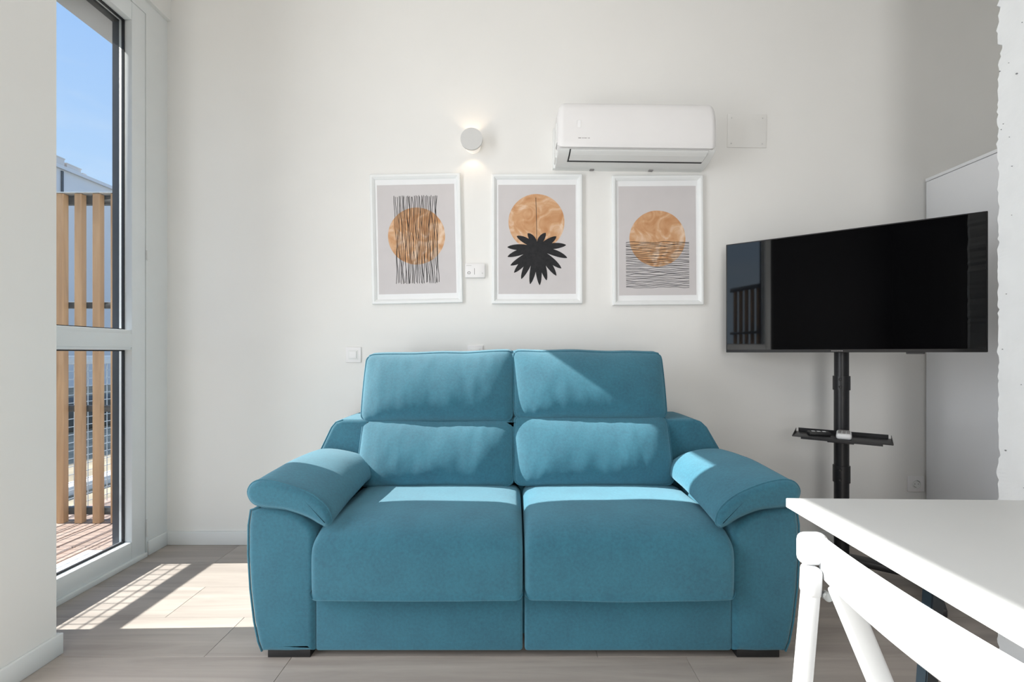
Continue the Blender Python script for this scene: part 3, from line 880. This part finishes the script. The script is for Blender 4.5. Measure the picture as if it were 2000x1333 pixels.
# shelf tray
sh = box('shelf_tray', -.185, .185, -.195, -.020, .6575, .6605, BMt, ts, bev=.001)
box('tray_lip', -.175, .175, -.023, -.020, .6605, .678, BMt, sh)
box('tray_lip', -.150, .150, -.197, -.194, .650, .6605, BMt, sh)
box('tray_bracket', -.05, .05, -.16, .034, .640, .6575, BMt, sh, bev=.002)
for s in (-1, 1):
    bm = bmesh.new(); prism(bm, [(-.195, .6605), (-.020, .6605), (-.020, .676)], 'x', s*.185-.001, s*.185+.001); obj('tray_side', bm, BMt, sh)

def on_shelf(lx, ly, z):
    c_, s_ = math.cos(ang), math.sin(ang)
    return (pol.x+lx*c_-ly*s_, pol.y+lx*s_+ly*c_, z)
rm = thing('remote_control', 'pale remote control with grey keys lying on the stand shelf', 'remote', on_shelf(.012, -.112, .6606), (0, 0, .95))
box('case', -.068, .068, -.029, .029, 0, .026, M['remote'], rm, bev=.010, seg=3)
for k in range(5):
    for j in (-1, 0, 1):
        box('key', -.056+.018*k, -.044+.018*k, j*.016-.0055, j*.016+.0055, .0255, .0285, M['ink_grey'], rm, bev=.001)
box('display_window', .036, .060, -.020, .020, .0255, .0272, M['ink_grey'], rm)
sb = thing('set_top_box', 'small black remote beside the pale one on the stand shelf', 'remote', on_shelf(-.085, -.105, .6606), (0, 0, ang+.35))
sb.name = 'black_remote'
box('case', -.045, .045, -.022, .022, 0, .018, M['black'], sb, bev=.005)
for k in range(3): box('key', -.03+.022*k, -.016+.022*k, -.008, .008, .0175, .0198, M['remote'], sb, bev=.001)

# ------------------------------------------------------------------ table
tb = thing('dining_table', 'white dining table with slate legs at the right foreground', 'table', (.562, .958, 0), (0, 0, math.radians(-1.65)))
box('tabletop', 0, .80, -1.20, 0, .731, .750, M['table'], tb, bev=.002)
def leg(x0, y0, x1, y1, w=.030):
    bm = bmesh.new(); P, Q = Vector((x0, y0, .705)), Vector((x1, y1, 0)); A, B = [], []
    for dx, dy in ((-w, -w), (w, -w), (w, w), (-w, w)):
        A.append(bm.verts.new(P+Vector((dx/2, dy/2, 0)))); B.append(bm.verts.new(Q+Vector((dx/2, dy/2, 0))))
    bm.faces.new(A); bm.faces.new(B[::-1])
    for i in range(4): bm.faces.new((A[i], A[(i+1) % 4], B[(i+1) % 4], B[i]))
    bmesh.ops.bevel(bm, geom=bm.edges[:], offset=.002, segments=2, affect='EDGES')
    obj('leg', bm, M['slate'], tb)
leg(.242, -.075, .205, -.06, .024); leg(.60, -.075, .64, -.06, .026); leg(.245, -1.12, .205, -1.135, .026); leg(.60, -1.12, .64, -1.135, .026)
box('apron', .24, .62, -.090, -.060, .690, .731, M['slate'], tb); box('apron', .24, .62, -1.135, -1.105, .690, .731, M['slate'], tb)
box('apron', .40, .44, -1.105, -.090, .695, .731, M['slate'], tb)

# ------------------------------------------------------------------ folding chair beside the table
ch = thing('folding_chair', 'white folding chair tucked against the left edge of the table', 'chair', (.474, .535, 0))
CW = M['chair_white']
def bar(name, p, q, w, d, up=(0, 1, 0), m=CW, parent=None, bev=.005):
    p, q = Vector(p), Vector(q); z = (q-p).normalized(); y = Vector(up); x_ = y.cross(z).normalized(); y = z.cross(x_)
    mt = Matrix((x_, y, z)).transposed().to_4x4(); mt.translation = p
    return box(name, -w/2, w/2, -d/2, d/2, 0, (q-p).length, m, parent or ch, bev=bev, seg=3, mtx=mt)
for s in (1, -1):
    yy = s*.209
    rl_ = bar('rear_leg', (-.056, yy, 0), (.003, yy, .672), .019, .028)
    bar('leg_cap', (.002, yy, .660), (.004, yy, .708), .024, .031, parent=rl_, bev=.008)
    bar('front_leg', (.318, yy-s*.028, 0), (.030, yy-s*.028, .690), .034, .020)
    bm = bmesh.new(); cyl(bm, (.019, yy-s*.020, .667), (.019, yy-s*.010, .667), .007, None, 14); obj('pivot', bm, M['bolt'], ch)
# backrest band, level along its top edge and bowed a little outwards
bm = bmesh.new(); NB_ = 28; rows_ = []
for k in range(NB_+1):
    f = k/NB_; y = .210-.420*f; q = 1-(2*f-1)**2
    x_ = .026-.016*q; top = .753; hgt = .068+.008*q; th_ = .018
    row = []
    for (dx, dz) in ((-th_/2, -hgt+.008), (-th_/2, -.012), (-th_/2+.006, -.002), (0, 0), (th_/2-.006, -.002), (th_/2, -.012), (th_/2, -hgt+.008), (0, -hgt)):
        row.append(bm.verts.new((x_+dx, y, top+dz)))
    rows_.append(row)
for A, B in zip(rows_, rows_[1:]):
    for i in range(8): bm.faces.new((A[i], A[(i+1) % 8], B[(i+1) % 8], B[i]))
bm.faces.new(rows_[0]); bm.faces.new(rows_[-1][::-1])
br = obj('backrest', bm, CW, ch, angle=40)
for s in (1, -1):
    box('end_cap', -.012, .034, min(s*.204, s*.232), max(s*.204, s*.232), .706, .758, CW, br, bev=.013, seg=4)
box('seat', .02, .40, -.17, .17, .435, .455, CW, ch, bev=.008, seg=3)
box('stretcher', .20-.01, .22, -.17, .17, .40, .42, CW, ch, bev=.003)
